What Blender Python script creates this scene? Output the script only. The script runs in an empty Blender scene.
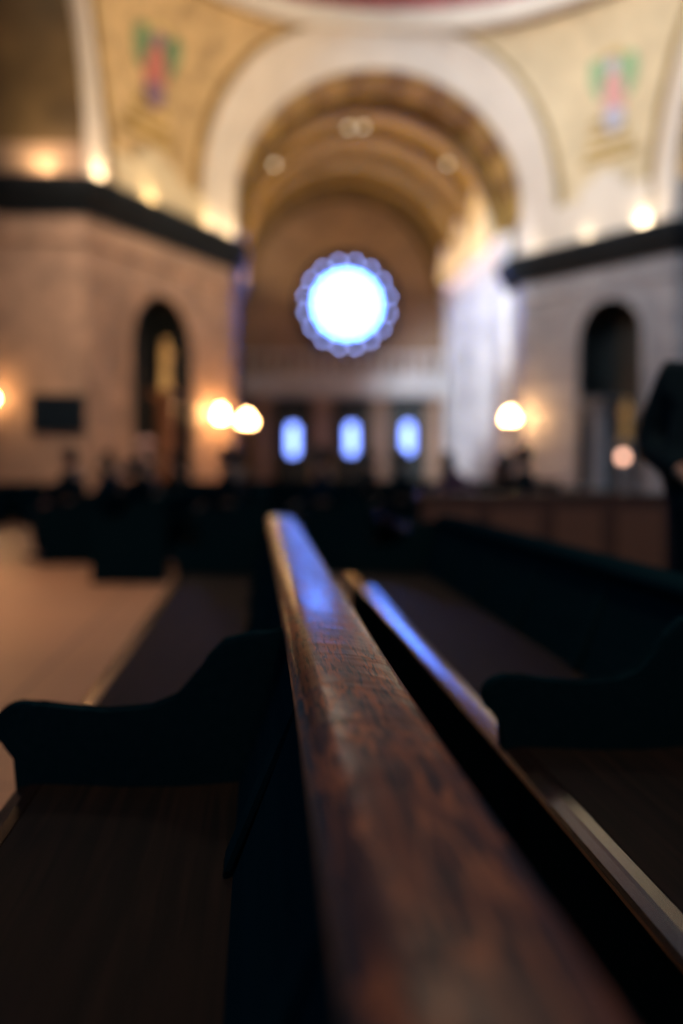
import bpy, bmesh, math, random
from mathutils import Vector, Matrix
random.seed(7)
PI = math.pi
S = bpy.context.scene
COL = S.collection

# ------------------------------------------------------------------ camera
F_PX, CX, CY = 996.0, 341.5, 512.0
CAM = Vector((0, 0, 1.142))
YAW = math.atan((341.5 - 259) / F_PX)
PITCH = math.atan((512 - 466) / F_PX)
cd = bpy.data.cameras.new('camera'); cam = bpy.data.objects.new('camera', cd); COL.objects.link(cam)
cam.location = CAM
cam.rotation_euler = (PI / 2 - PITCH, 0, -YAW)
cd.sensor_fit = 'HORIZONTAL'; cd.sensor_width = 24.0; cd.lens = F_PX / 683 * 24.0
cd.clip_start = 0.02; cd.clip_end = 200
cd.dof.use_dof = True; cd.dof.focus_distance = 1.58; cd.dof.aperture_fstop = .97
cd.dof.aperture_blades = 0
S.camera = cam
S.view_settings.view_transform = 'Standard'; S.view_settings.look = 'None'
S.view_settings.exposure = 0; S.view_settings.gamma = 1; S.view_settings.use_curve_mapping = False
try:
    S.cycles.use_denoising = True
    S.cycles.max_bounces = 6
    S.cycles.sample_clamp_indirect = 6
    S.cycles.caustics_reflective = False; S.cycles.caustics_refractive = False
except Exception:
    pass
_M = cam.rotation_euler.to_matrix()
def at(px, py, Y):
    """the point of the room that the picture shows at (px, py), Y metres down the nave"""
    d = _M @ Vector(((px - CX) / F_PX, (CY - py) / F_PX, -1))
    return CAM + d * (Y / d.y)

# ------------------------------------------------------------------ materials
def new_mat(name):
    m = bpy.data.materials.new(name); m.use_nodes = True
    nt = m.node_tree; b = nt.nodes['Principled BSDF']
    return m, nt, b
def mat(name, col, rough=0.6, metal=0.0, var=0.25, scale=4.0, bump=0.0, spec=0.5, stretch=(1, 1, 1), coat=0.0):
    m, nt, b = new_mat(name)
    N = nt.nodes; L = nt.links
    tc = N.new('ShaderNodeTexCoord'); mp = N.new('ShaderNodeMapping'); mp.inputs['Scale'].default_value = stretch
    L.new(tc.outputs['Object'], mp.inputs['Vector'])
    n = N.new('ShaderNodeTexNoise'); n.inputs['Scale'].default_value = scale; n.inputs['Detail'].default_value = 5
    L.new(mp.outputs['Vector'], n.inputs['Vector'])
    r = N.new('ShaderNodeValToRGB')
    r.color_ramp.elements[0].position = .3; r.color_ramp.elements[1].position = .7
    r.color_ramp.elements[0].color = (*[c * (1 - var) for c in col], 1)
    r.color_ramp.elements[1].color = (*[min(1, c * (1 + var)) for c in col], 1)
    L.new(n.outputs['Fac'], r.inputs['Fac']); L.new(r.outputs['Color'], b.inputs['Base Color'])
    b.inputs['Roughness'].default_value = rough; b.inputs['Metallic'].default_value = metal
    b.inputs['Specular IOR Level'].default_value = spec
    b.inputs['Coat Weight'].default_value = coat; b.inputs['Coat Roughness'].default_value = .12
    if bump:
        bp = N.new('ShaderNodeBump'); bp.inputs['Strength'].default_value = bump; bp.inputs['Distance'].default_value = .01
        L.new(n.outputs['Fac'], bp.inputs['Height']); L.new(bp.outputs['Normal'], b.inputs['Normal'])
    return m
def emit(name, col, strength):
    m, nt, b = new_mat(name)
    b.inputs['Base Color'].default_value = (.05, .05, .05, 1)
    b.inputs['Emission Color'].default_value = (*col, 1); b.inputs['Emission Strength'].default_value = strength
    return m
def stone(name, col, bw=1.1, bh=.45, mortar=.75, rough=.55):
    """blocks of veined marble with thin joints"""
    m, nt, b = new_mat(name); N = nt.nodes; L = nt.links
    tc = N.new('ShaderNodeTexCoord'); sx = N.new('ShaderNodeSeparateXYZ'); L.new(tc.outputs['Object'], sx.inputs[0])
    ad = N.new('ShaderNodeMath'); ad.operation = 'ADD'; L.new(sx.outputs['X'], ad.inputs[0]); L.new(sx.outputs['Y'], ad.inputs[1])
    cb = N.new('ShaderNodeCombineXYZ'); L.new(ad.outputs[0], cb.inputs['X']); L.new(sx.outputs['Z'], cb.inputs['Y'])
    br = N.new('ShaderNodeTexBrick'); br.inputs['Scale'].default_value = 1; br.inputs['Brick Width'].default_value = bw
    br.inputs['Row Height'].default_value = bh; br.inputs['Mortar Size'].default_value = .012
    br.inputs['Color1'].default_value = (*col, 1); br.inputs['Color2'].default_value = (*[c * .82 for c in col], 1)
    br.inputs['Mortar'].default_value = (*[c * mortar * .7 for c in col], 1)
    L.new(cb.outputs[0], br.inputs['Vector'])
    n = N.new('ShaderNodeTexNoise'); n.inputs['Scale'].default_value = 1.3; n.inputs['Detail'].default_value = 8; n.inputs['Distortion'].default_value = 1.5
    L.new(tc.outputs['Object'], n.inputs['Vector'])
    r = N.new('ShaderNodeValToRGB'); r.color_ramp.elements[0].position = .3; r.color_ramp.elements[1].position = .7
    r.color_ramp.elements[0].color = (.7, .7, .72, 1); r.color_ramp.elements[1].color = (1.1, 1.08, 1.05, 1)
    L.new(n.outputs['Fac'], r.inputs['Fac'])
    mx = N.new('ShaderNodeMix'); mx.data_type = 'RGBA'; mx.blend_type = 'MULTIPLY'; mx.inputs['Factor'].default_value = 1
    L.new(br.outputs['Color'], mx.inputs['A']); L.new(r.outputs['Color'], mx.inputs['B']); L.new(mx.outputs['Result'], b.inputs['Base Color'])
    b.inputs['Roughness'].default_value = rough
    return m
def oak(name, dark, light, pores=True, rough=.3, worn=None, coat=.6, spec=.5):
    """varnished oak, grain along the object's Y"""
    m, nt, b = new_mat(name); N = nt.nodes; L = nt.links
    tc = N.new('ShaderNodeTexCoord')
    def noise(sc, det, st, dist=0.0):
        mp = N.new('ShaderNodeMapping'); mp.inputs['Scale'].default_value = st; L.new(tc.outputs['Object'], mp.inputs['Vector'])
        n = N.new('ShaderNodeTexNoise'); n.inputs['Scale'].default_value = sc; n.inputs['Detail'].default_value = det
        n.inputs['Distortion'].default_value = dist
        L.new(mp.outputs['Vector'], n.inputs['Vector']); return n.outputs['Fac']
    def ramp(src, p0, p1, c0=(0, 0, 0, 1), c1=(1, 1, 1, 1)):
        r = N.new('ShaderNodeValToRGB'); e = r.color_ramp.elements
        e[0].position = p0; e[1].position = p1; e[0].color = c0; e[1].color = c1
        L.new(src, r.inputs['Fac']); return r.outputs['Color']
    def mix(f, a, bb, mode='MIX'):
        x = N.new('ShaderNodeMix'); x.data_type = 'RGBA'; x.blend_type = mode
        if isinstance(f, float): x.inputs['Factor'].default_value = f
        else: L.new(f, x.inputs['Factor'])
        L.new(a, x.inputs['A']) if not isinstance(a, tuple) else setattr(x.inputs['A'], 'default_value', a)
        L.new(bb, x.inputs['B']) if not isinstance(bb, tuple) else setattr(x.inputs['B'], 'default_value', bb)
        return x.outputs['Result']
    grain = noise(1.0, 6, (55, 1.8, 55), .6)
    c = ramp(grain, .35, .68, (*dark, 1), (*light, 1))
    rgh = None
    if worn:
        patch = noise(1.0, 4, (24, 3.6, 24), .3)
        sb_ = N.new('ShaderNodeMath'); sb_.operation = 'SUBTRACT'; L.new(patch, sb_.inputs[0]); sb_.inputs[1].default_value = .5
        ab_ = N.new('ShaderNodeMath'); ab_.operation = 'ABSOLUTE'; L.new(sb_.outputs[0], ab_.inputs[0])
        wf = ramp(ab_.outputs[0], .004, .045, (1, 1, 1, 1), (0, 0, 0, 1))
        c = mix(wf, c, (*worn, 1))
        ro = N.new('ShaderNodeMapRange'); L.new(wf, ro.inputs['Value']); ro.inputs['To Min'].default_value = rough; ro.inputs['To Max'].default_value = rough + .16
        rgh = ro.outputs['Result']
    hgt = grain
    if pores:
        pr = noise(1.0, 2, (190, 13, 190), .3)
        zone = noise(1.0, 2, (18, 3, 18), .2)
        pz = N.new('ShaderNodeMath'); pz.operation = 'MULTIPLY'
        L.new(ramp(pr, .54, .60), pz.inputs[0]); L.new(ramp(zone, .30, .42), pz.inputs[1])
        c = mix(pz.outputs[0], c, (.0, .0, .0, 1))
        inv = N.new('ShaderNodeMath'); inv.operation = 'SUBTRACT'; inv.inputs[0].default_value = 1.0; L.new(pz.outputs[0], inv.inputs[1])
        hh = N.new('ShaderNodeMath'); hh.operation = 'MULTIPLY_ADD'; L.new(grain, hh.inputs[0]); hh.inputs[1].default_value = .25; L.new(inv.outputs[0], hh.inputs[2])
        hgt = hh.outputs[0]
    L.new(c, b.inputs['Base Color'])
    b.inputs['Roughness'].default_value = rough
    if rgh is not None: L.new(rgh, b.inputs['Roughness'])
    b.inputs['Specular IOR Level'].default_value = spec
    b.inputs['Coat Weight'].default_value = coat; b.inputs['Coat Roughness'].default_value = .15 if coat == .5 else .22
    bp = N.new('ShaderNodeBump'); bp.inputs['Strength'].default_value = .35; bp.inputs['Distance'].default_value = .00035
    L.new(hgt, bp.inputs['Height']); L.new(bp.outputs['Normal'], b.inputs['Normal'])
    cb = N.new('ShaderNodeBump'); cb.inputs['Strength'].default_value = .25; cb.inputs['Distance'].default_value = .0002
    L.new(hgt, cb.inputs['Height']); L.new(cb.outputs['Normal'], b.inputs['Coat Normal'])
    if worn:    # hand-worn unevenness of the old varnish
        wv = noise(1.0, 1, (9, 16, 9), .2); wb = N.new('ShaderNodeBump'); wb.inputs['Strength'].default_value = 1; wb.inputs['Distance'].default_value = .004
        L.new(wv, wb.inputs['Height']); L.new(wb.outputs['Normal'], bp.inputs['Normal']); L.new(wb.outputs['Normal'], cb.inputs['Normal'])
    return m

M = {}
M['rail'] = oak('worn_oak', (.055, .018, .008), (.17, .050, .015), True, .33, (.30, .090, .026), coat=.42)
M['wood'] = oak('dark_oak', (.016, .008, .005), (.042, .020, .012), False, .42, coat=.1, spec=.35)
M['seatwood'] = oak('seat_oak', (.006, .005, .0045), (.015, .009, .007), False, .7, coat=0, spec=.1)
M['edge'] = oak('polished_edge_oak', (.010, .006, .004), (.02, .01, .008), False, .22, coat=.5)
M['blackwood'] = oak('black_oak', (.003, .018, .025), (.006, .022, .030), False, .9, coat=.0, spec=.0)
M['screenwood'] = oak('screen_oak', (.08, .035, .020), (.17, .075, .042), False, .3, coat=.3)
M['screenpanel'] = oak('lit_screen_panel_oak', (.16, .07, .04), (.34, .16, .09), False, .3, coat=.3)  # lighter than the board, lit patches on the panels put into the colour
M['floor'] = None
M['marble'] = stone('tan_marble', (.52, .34, .24))
M['marble_r'] = stone('cool_lit_marble', (.36, .36, .395))  # same marble as the left, cool daylight put into the colour
M['white_marble'] = stone('white_marble', (.72, .71, .72), 1.4, .7)
M['cornice'] = mat('darkened_stone', (.008, .013, .018), .7, var=.2, scale=2, spec=.2)  # near black, shade below the cornice uplights put into the colour
M['cream'] = mat('cream_plaster', (.74, .66, .58), .6, var=.07, scale=1.2, bump=.1)
M['cream_trim'] = mat('cream_moulding', (.80, .72, .62), .55, var=.06, scale=2)
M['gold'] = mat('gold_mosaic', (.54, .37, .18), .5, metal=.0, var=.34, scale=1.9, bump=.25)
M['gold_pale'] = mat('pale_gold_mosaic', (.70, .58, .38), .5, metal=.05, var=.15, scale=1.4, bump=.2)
M['vault'] = mat('vault_mosaic', (.44, .29, .08), .65, metal=.0, var=.35, scale=1.1, bump=.3, spec=.1)
M['vault_rib'] = mat('vault_rib_gold', (.23, .145, .05), .7, var=.25, scale=2.2, spec=.1)
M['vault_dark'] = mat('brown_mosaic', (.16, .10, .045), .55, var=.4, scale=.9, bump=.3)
M['maroon'] = mat('maroon_mosaic', (.42, .10, .09), .6, var=.25, scale=2)
M['niche'] = mat('green_black_marble', (.007, .012, .014), .45, var=.5, scale=2)
M['door'] = mat('black_green_door', (.012, .018, .018), .5, var=.3, scale=3)
M['bronze'] = mat('bronze', (.10, .06, .03), .4, metal=.7, var=.3, scale=6)
M['statue_gold'] = mat('gilded_figure', (.80, .52, .20), .4, metal=.35, var=.2, scale=9)
M['red_column'] = mat('russet_marble', (.20, .085, .04), .35, var=.35, scale=4)
M['grey_pillar'] = mat('blue_grey_marble', (.15, .18, .22), .35, var=.3, scale=4)
M['skin'] = mat('skin', (.50, .29, .21), .5, var=.08, scale=12)
M['hair'] = mat('dark_hair', (.006, .014, .018), .7, var=.3, scale=40, stretch=(1, 1, .2))
M['coat_black'] = mat('black_wool', (.003, .014, .021), .9, var=.2, scale=60, spec=.2)
M['coat_navy'] = mat('navy_wool', (.004, .022, .045), .9, var=.2, scale=60, spec=.2)
M['coat_blue'] = mat('blue_cotton', (.020, .040, .13), .9, var=.2, scale=60, spec=.2)
M['coat_pink'] = mat('mauve_cotton', (.30, .13, .19), .9, var=.2, scale=60, spec=.2)
M['coat_brown'] = mat('brown_wool', (.030, .020, .015), .9, var=.2, scale=60, spec=.2)
M['trouser'] = mat('dark_trousers', (.004, .020, .030), .9, var=.2, scale=60, spec=.2)
M['shoe'] = mat('black_leather', (.006, .006, .006), .35, var=.1)
M['screen'] = mat('dark_glass', (.004, .007, .009), .3, var=.2)
M['leaf'] = mat('dark_leaves', (.020, .055, .020), .5, var=.4, scale=9)
M['petal'] = mat('pale_pink_petals', (.70, .45, .43), .7, var=.15, scale=12)
M['pot'] = mat('stone_urn', (.20, .14, .11), .6, var=.2, scale=6)
M['lead'] = mat('window_tracery_stone', (.05, .05, .07), .6, var=.2, scale=5)
M['lamp'] = emit('lit_globe', (1.0, .56, .22), 85)
M['lamp_small'] = emit('dim_lit_globe', (1.0, .52, .36), 5)
M['lamp_ceiling'] = emit('ceiling_lamp_glass', (1.0, .80, .52), 3)
M['rose_glass'] = emit('rose_window_glass', (.085, .235, 1.0), 24)
M['petal_glass'] = emit('petal_glass', (.34, .42, 1.0), 12)
M['door_glass'] = emit('door_glass', (.20, .31, 1.0), 5.2)
def floor_mat():
    m, nt, b = new_mat('tan_marble_floor'); N = nt.nodes; L = nt.links
    tc = N.new('ShaderNodeTexCoord')
    br = N.new('ShaderNodeTexBrick'); br.inputs['Scale'].default_value = 1; br.offset = 0
    br.inputs['Brick Width'].default_value = 1.2; br.inputs['Row Height'].default_value = 1.2; br.inputs['Mortar Size'].default_value = .012
    br.inputs['Color1'].default_value = (.62, .33, .19, 1); br.inputs['Color2'].default_value = (.55, .29, .165, 1); br.inputs['Mortar'].default_value = (.30, .17, .11, 1)
    L.new(tc.outputs['Object'], br.inputs['Vector'])
    n = N.new('ShaderNodeTexNoise'); n.inputs['Scale'].default_value = .8; n.inputs['Detail'].default_value = 6; L.new(tc.outputs['Object'], n.inputs['Vector'])
    r = N.new('ShaderNodeValToRGB'); r.color_ramp.elements[0].color = (.75, .75, .75, 1); r.color_ramp.elements[1].color = (1.15, 1.1, 1.05, 1)
    L.new(n.outputs['Fac'], r.inputs['Fac'])
    mx = N.new('ShaderNodeMix'); mx.data_type = 'RGBA'; mx.blend_type = 'MULTIPLY'; mx.inputs['Factor'].default_value = 1
    L.new(br.outputs['Color'], mx.inputs['A']); L.new(r.outputs['Color'], mx.inputs['B']); L.new(mx.outputs['Result'], b.inputs['Base Color'])
    b.inputs['Roughness'].default_value = .45
    return m
M['floor'] = floor_mat()

# ------------------------------------------------------------------ helpers
def obj(name, bm, m, parent=None, smooth=False):
    me = bpy.data.meshes.new(name)
    bmesh.ops.recalc_face_normals(bm, faces=bm.faces[:])
    bm.to_mesh(me); bm.free()
    if smooth:
        for p in me.polygons: p.use_smooth = True
    me.materials.append(M[m] if isinstance(m, str) else m)
    o = bpy.data.objects.new(name, me); COL.objects.link(o)
    if parent: o.parent = parent
    return o
def tag(o, label, cat, group=None):
    o['label'] = label; o['category'] = cat
    if group: o['group'] = group
    return o
def thing(name, label, cat, loc=(0, 0, 0), rz=0, group=None):
    o = bpy.data.objects.new(name, None); COL.objects.link(o)
    o.location = loc; o.rotation_euler = (0, 0, rz); o.empty_display_size = .1
    return tag(o, label, cat, group)
def struct(name, bm, m, parent=None, smooth=False):
    o = obj(name, bm, m, parent, smooth)
    if not parent: o['kind'] = 'structure'
    return o
def copy_tree(o, parent=None):
    c = o.copy(); COL.objects.link(c); c.parent = parent
    for ch in o.children: copy_tree(ch, c)
    return c
def box(bm, x0, x1, y0, y1, z0, z1, bev=0.0, seg=2):
    r = bmesh.ops.create_cube(bm, size=1)
    for v in r['verts']:
        v.co = Vector(((x0 + x1) / 2 + v.co.x * (x1 - x0), (y0 + y1) / 2 + v.co.y * (y1 - y0), (z0 + z1) / 2 + v.co.z * (z1 - z0)))
    if bev:
        es = {e for v in r['verts'] for e in v.link_edges}
        bmesh.ops.bevel(bm, geom=list(es), offset=bev, segments=seg, affect='EDGES', profile=.6)
def BM(*boxes, bev=0.0):
    bm = bmesh.new()
    for b in boxes: box(bm, *b, bev=bev)
    return bm
def lathe(bm, prof, c=(0, 0, 0), n=32):
    rings = []
    for r, z in prof:
        rings.append([bm.verts.new((c[0] + r * math.cos(2 * PI * i / n), c[1] + r * math.sin(2 * PI * i / n), c[2] + z)) for i in range(n)])
    for a, b in zip(rings, rings[1:]):
        for i in range(n): bm.faces.new((a[i], a[(i + 1) % n], b[(i + 1) % n], b[i]))
    bm.faces.new(rings[0][::-1]); bm.faces.new(rings[-1])
def ball(bm, c, r, sub=3, sc=(1, 1, 1)):
    q = bmesh.ops.create_icosphere(bm, subdivisions=sub, radius=r)
    for v in q['verts']: v.co = Vector((v.co.x * sc[0], v.co.y * sc[1], v.co.z * sc[2])) + Vector(c)
    return q['verts']
def prism_xz(bm, pts, y0, y1, bev=0.0):
    """extrude a closed XZ outline along Y"""
    a = [bm.verts.new((x, y0, z)) for x, z in pts]; b = [bm.verts.new((x, y1, z)) for x, z in pts]
    n = len(pts)
    fs = [bm.faces.new(a), bm.faces.new(b[::-1])]
    for i in range(n): fs.append(bm.faces.new((a[i], b[i], b[(i + 1) % n], a[(i + 1) % n])))
    if bev:
        es = list(fs[0].edges) + list(fs[1].edges)
        bmesh.ops.bevel(bm, geom=es, offset=bev, segments=2, affect='EDGES')
def grid(bm, fn, nu, nv):
    vs = [[bm.verts.new(fn(i / nu, j / nv)) for j in range(nv + 1)] for i in range(nu + 1)]
    for i in range(nu):
        for j in range(nv): bm.faces.new((vs[i][j], vs[i + 1][j], vs[i + 1][j + 1], vs[i][j + 1]))
    return vs
def tube(bm, pts, r, n=10):
    pts = [Vector(p) for p in pts]; rings = []
    for i, p in enumerate(pts):
        d = (pts[min(i + 1, len(pts) - 1)] - pts[max(i - 1, 0)]).normalized()
        u = d.orthogonal().normalized(); w = d.cross(u)
        if i: # keep frames aligned
            u = (pu - d * pu.dot(d)).normalized(); w = d.cross(u)
        pu = u
        rr = r[i] if isinstance(r, (list, tuple)) else r
        rings.append([bm.verts.new(p + (u * math.cos(2 * PI * k / n) + w * math.sin(2 * PI * k / n)) * rr) for k in range(n)])
    for a, b in zip(rings, rings[1:]):
        for k in range(n): bm.faces.new((a[k], a[(k + 1) % n], b[(k + 1) % n], b[k]))
    bm.faces.new(rings[0][::-1]); bm.faces.new(rings[-1])
def sweep(path, prof, side=1):
    """mitred sweep of a closed (out, z) profile along an XY path"""
    bm = bmesh.new(); P = [Vector((x, y)) for x, y in path]; rings = []
    for i, p in enumerate(P):
        ns = []
        if i: d = (P[i] - P[i - 1]).normalized(); ns.append(Vector((d.y, -d.x)) * side)
        if i < len(P) - 1: d = (P[i + 1] - P[i]).normalized(); ns.append(Vector((d.y, -d.x)) * side)
        n = sum(ns, Vector((0, 0))).normalized(); k = 1 / max(.3, n.dot(ns[0]))
        rings.append([bm.verts.new((p.x + n.x * o * k, p.y + n.y * o * k, z)) for o, z in prof])
    m = len(prof)
    for a, b in zip(rings, rings[1:]):
        for k in range(m): bm.faces.new((a[k], a[(k + 1) % m], b[(k + 1) % m], b[k]))
    bm.faces.new(rings[0]); bm.faces.new(rings[-1][::-1])
    return bm

# ------------------------------------------------------------------ the building
XC = 3.75                      # axis of the transept
RV = 4.52                      # radius of the far arch and barrel vault
YF, YB = 31.0, 44.0            # plane of the far arch, end wall
ZS = 8.8                       # springing
AL, BL = Vector((-4.1, 24.5)), Vector((XC - RV, YF))
AR, BR = Vector((11.1, 26.0)), Vector((XC + RV, YF))
ZL, ZR = 7.95, 7.65            # top of the two pier cornices

struct('floor', BM((-16, 24, -6, 46, -.2, 0)), 'floor')

def arched_wall(A, B, z1, u0, u1, zb, zs, depth, flip):
    """wall from A to B with one round-headed niche; returns wall mesh and niche mesh"""
    d = (B - A); Lw = d.length; d = d / Lw; n = Vector((d.y, -d.x)) * flip   # n points into the room
    P = lambda u, z, o=0.0: Vector((A.x + d.x * u - n.x * o, A.y + d.y * u - n.y * o, z))
    bm = bmesh.new(); r = (u1 - u0) / 2; uc = (u0 + u1) / 2; K = 20
    def quad(a, b, c, e): bm.faces.new([bm.verts.new(q) for q in (a, b, c, e)])
    quad(P(0, 0), P(u0, 0), P(u0, z1), P(0, z1)); quad(P(u1, 0), P(Lw, 0), P(Lw, z1), P(u1, z1))
    quad(P(u0, 0), P(u1, 0), P(u1, zb), P(u0, zb))
    arc = [(uc - r * math.cos(PI * k / K), zs + r * math.sin(PI * k / K)) for k in range(K + 1)]
    for (a, za), (b, zb_) in zip(arc, arc[1:]): quad(P(a, za), P(b, zb_), P(b, z1), P(a, z1))
    # back and ends give the wall its thickness
    T = depth + .35
    quad(P(0, 0, T), P(Lw, 0, T), P(Lw, z1, T), P(0, z1, T))
    quad(P(0, 0), P(0, z1), P(0, z1, T), P(0, 0, T)); quad(P(Lw, 0), P(Lw, z1), P(Lw, z1, T), P(Lw, 0, T))
    quad(P(0, z1), P(Lw, z1), P(Lw, z1, T), P(0, z1, T))
    bmesh.ops.remove_doubles(bm, verts=bm.verts[:], dist=1e-4)
    nb = bmesh.new(); out = [(u0, zb)] + arc + [(u1, zb)]
    f = [nb.verts.new(P(u, z)) for u, z in out]; g = [nb.verts.new(P(u, z, depth)) for u, z in out]
    for i in range(len(out)): 
        j = (i + 1) % len(out); nb.faces.new((f[i], g[i], g[j], f[j]))
    nb.faces.new(g)
    # moulded surround
    tr = bmesh.new()
    for (w0, w1, o) in ((.0, .16, -.10), (.16, .30, -.05)):
        path = [(u0, zb, -1, 0)] + [(uc - r * math.cos(PI * k / K), zs + r * math.sin(PI * k / K), -math.cos(PI * k / K), math.sin(PI * k / K)) for k in range(K + 1)] + [(u1, zb, 1, 0)]
        rows = []
        for (u, z, nu, nz) in path:
            rows.append([tr.verts.new(P(u + nu * w0, z + nz * w0, .0)), tr.verts.new(P(u + nu * w0, z + nz * w0, o)),
                         tr.verts.new(P(u + nu * w1, z + nz * w1, o)), tr.verts.new(P(u + nu * w1, z + nz * w1, .0))])
        for a, b in zip(rows, rows[1:]):
            for k in range(3): tr.faces.new((a[k], a[k + 1], b[k + 1], b[k]))
    return bm, nb, tr, P, uc, n, d

def u_at(A, B, px):
    """distance along the wall A-B where the picture column px meets it"""
    lo, hi = 0, (B - A).length; d = (B - A).normalized()
    col = lambda u: (lambda v: CX + F_PX * v.x / -v.z)(_M.transposed() @ (Vector((A.x + d.x * u, A.y + d.y * u, 2)) - CAM))
    for _ in range(40):
        m = (lo + hi) / 2
        if (col(m) < px) == (col((B - A).length) > col(0)): lo = m
        else: hi = m
    return lo
u0, u1 = u_at(AL, BL, 130), u_at(AL, BL, 191)
wb, nb, tb, PLf, ucL, nL, dL = arched_wall(AL, BL, ZL, u0, u1, .5, 4.2, .9, 1)
struct('wall_left', wb, 'marble'); struct('trim_1', tb, 'marble')
nl = struct('wall_left_niche', nb, 'niche')
u0r, u1r = u_at(BR, AR, 579), u_at(BR, AR, 643)
wb, nb, tb, PRf, ucR, nR, dR = arched_wall(BR, AR, ZR, u0r, u1r, .5, 4.75, .9, 1)
struct('wall_right', wb, 'marble_r'); struct('trim_2', tb, 'marble_r')
struct('wall_right_niche', nb, 'niche')

# side arms: far walls beyond the two side arches
struct('wall_left_arm', BM((-12.5, AL.x, AL.y, AL.y + .4, 0, 13)), 'marble')
struct('wall_right_arm', BM((AR.x, 19.5, AR.y, AR.y + .4, 0, 13)), 'marble_r')
# pilaster on the left arm wall and base mouldings
pl = BM((-6.9, -6.3, AL.y - .22, AL.y + .02, 0, 7.3), (-7.0, -6.2, AL.y - .30, AL.y + .02, 0, .5), (-7.0, -6.2, AL.y - .30, AL.y + .02, 6.9, 7.2), bev=.02)
struct('trim_3', pl, 'marble')
# transept walls
M['marble_brown'] = stone('brown_marble', (.43, .28, .185))
struct('wall_back', BM((XC - RV - .4, XC + RV + .4, YB, YB + .4, 0, 14)), 'marble_brown')
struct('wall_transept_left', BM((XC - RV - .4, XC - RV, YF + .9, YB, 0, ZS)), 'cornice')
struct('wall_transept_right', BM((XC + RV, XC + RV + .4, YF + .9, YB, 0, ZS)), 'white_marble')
# fluted pilasters and arches of the white right wall
for k, y in enumerate((33.0, 36.2, 39.4, 42.6)):
    b = bmesh.new(); x = XC + RV
    box(b, x - .22, x + .01, y - .35, y + .35, 0, 8.2, .02); box(b, x - .30, x + .01, y - .43, y + .43, 0, .6, .03); box(b, x - .30, x + .01, y - .43, y + .43, 7.8, 8.25, .03)
    for f in range(4): box(b, x - .25, x - .2, y - .27 + f * .15, y - .18 + f * .15, .8, 7.6, .015)
    struct('trim_%d' % (4 + k), b, 'white_marble')

# cornices (deep, their shade put into the stone colour) around the piers
cprof = lambda z: [(0, z - .82), (.10, z - .82), (.13, z - .7), (.20, z - .62), (.26, z - .5), (.40, z - .38), (.46, z - .12), (.46, z), (0, z)]
struct('trim_8', sweep([(-12.4, AL.y), tuple(AL), tuple(BL), (BL.x, YF + 1.6)], cprof(ZL), 1), 'cornice')
struct('trim_9', sweep([(BR.x, YF + 1.6), tuple(BR), tuple(AR), (19.4, AR.y)], cprof(ZR), 1), 'cornice')
# frieze line and string course on the piers
sprof = lambda z, d=.09, h=.22: [(0, z), (d, z + .03), (d, z + h - .03), (0, z + h)]
struct('trim_10', sweep([(-12.4, AL.y), tuple(AL), tuple(BL)], sprof(6.45), 1), 'marble')
struct('trim_11', sweep([tuple(BR), tuple(AR), (19.4, AR.y)], sprof(6.2), 1), 'marble_r')
struct('baseboard_left', sweep([(-12.4, AL.y), tuple(AL), tuple(BL)], [(0, 0), (.14, 0), (.14, .4), (.08, .48), (0, .5)], 1), 'marble')
struct('baseboard_right', sweep([tuple(BR), tuple(AR), (19.4, AR.y)], [(0, 0), (.14, 0), (.14, .4), (.08, .48), (0, .5)], 1), 'marble_r')
# transept cornice
struct('trim_12', sweep([(XC - RV, YF + 1.6), (XC - RV, YB - .05)], [(0, ZS - .5), (.15, ZS - .45), (.3, ZS - .1), (.3, ZS), (0, ZS)], 1), 'marble_r')
struct('trim_13', sweep([(XC + RV, YF + 1.6), (XC + RV, YB - .05)], [(0, ZS - .5), (.15, ZS - .45), (.3, ZS - .1), (.3, ZS), (0, ZS)], -1), 'cream_trim')

# barrel vault of the transept
def vault(x, r, y0, y1, t=0.25, a0=0.0, a1=PI, n=48):
    bm = bmesh.new(); A, B, C, D = [], [], [], []
    for k in range(n + 1):
        a = a0 + (a1 - a0) * k / n; c, s = math.cos(a), math.sin(a)
        A.append(bm.verts.new((x + r * c, y0, ZS + r * s))); B.append(bm.verts.new((x + r * c, y1, ZS + r * s)))
        C.append(bm.verts.new((x + (r + t) * c, y1, ZS + (r + t) * s))); D.append(bm.verts.new((x + (r + t) * c, y0, ZS + (r + t) * s)))
    for k in range(n):
        for P_, Q in ((A, B), (B, C), (C, D), (D, A)): bm.faces.new((P_[k], Q[k], Q[k + 1], P_[k + 1]))
    bm.faces.new((A[0], B[0], C[0], D[0])); bm.faces.new((A[-1], D[-1], C[-1], B[-1]))
    return bm
struct('ceiling', vault(XC, RV, YF + 2.4, YB), 'vault', smooth=False)
struct('ceiling_arch_soffit', vault(XC, RV - .02, YF + .02, YF + 2.4, .3), 'vault_rib')
for k, (y, w, r) in enumerate(((33.4, .5, 4.12), (36.3, .35, 4.2), (38.9, .35, 4.2), (41.4, .35, 4.2), (43.5, .45, 3.95))):
    struct('trim_%d' % (14 + k), vault(XC, r, y, y + w, RV - r + .05), 'vault_rib' if k != 4 else 'vault_dark')
# coffers on the front soffit
b = bmesh.new()
for k in range(11):
    a = PI * (k + .5) / 11
    for y in (31.45, 32.5):
        t = 8 * PI / 180; r0, r1 = RV - .10, RV + .02
        pts = [(XC + r0 * math.cos(a - t / 1.4), ZS + r0 * math.sin(a - t / 1.4)), (XC + r0 * math.cos(a + t / 1.4), ZS + r0 * math.sin(a + t / 1.4)),
               (XC + r1 * math.cos(a + t / 1.4), ZS + r1 * math.sin(a + t / 1.4)), (XC + r1 * math.cos(a - t / 1.4), ZS + r1 * math.sin(a - t / 1.4))]
        prism_xz(b, pts, y - .35, y + .35, .02)
struct('trim_19', b, 'vault')

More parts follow.
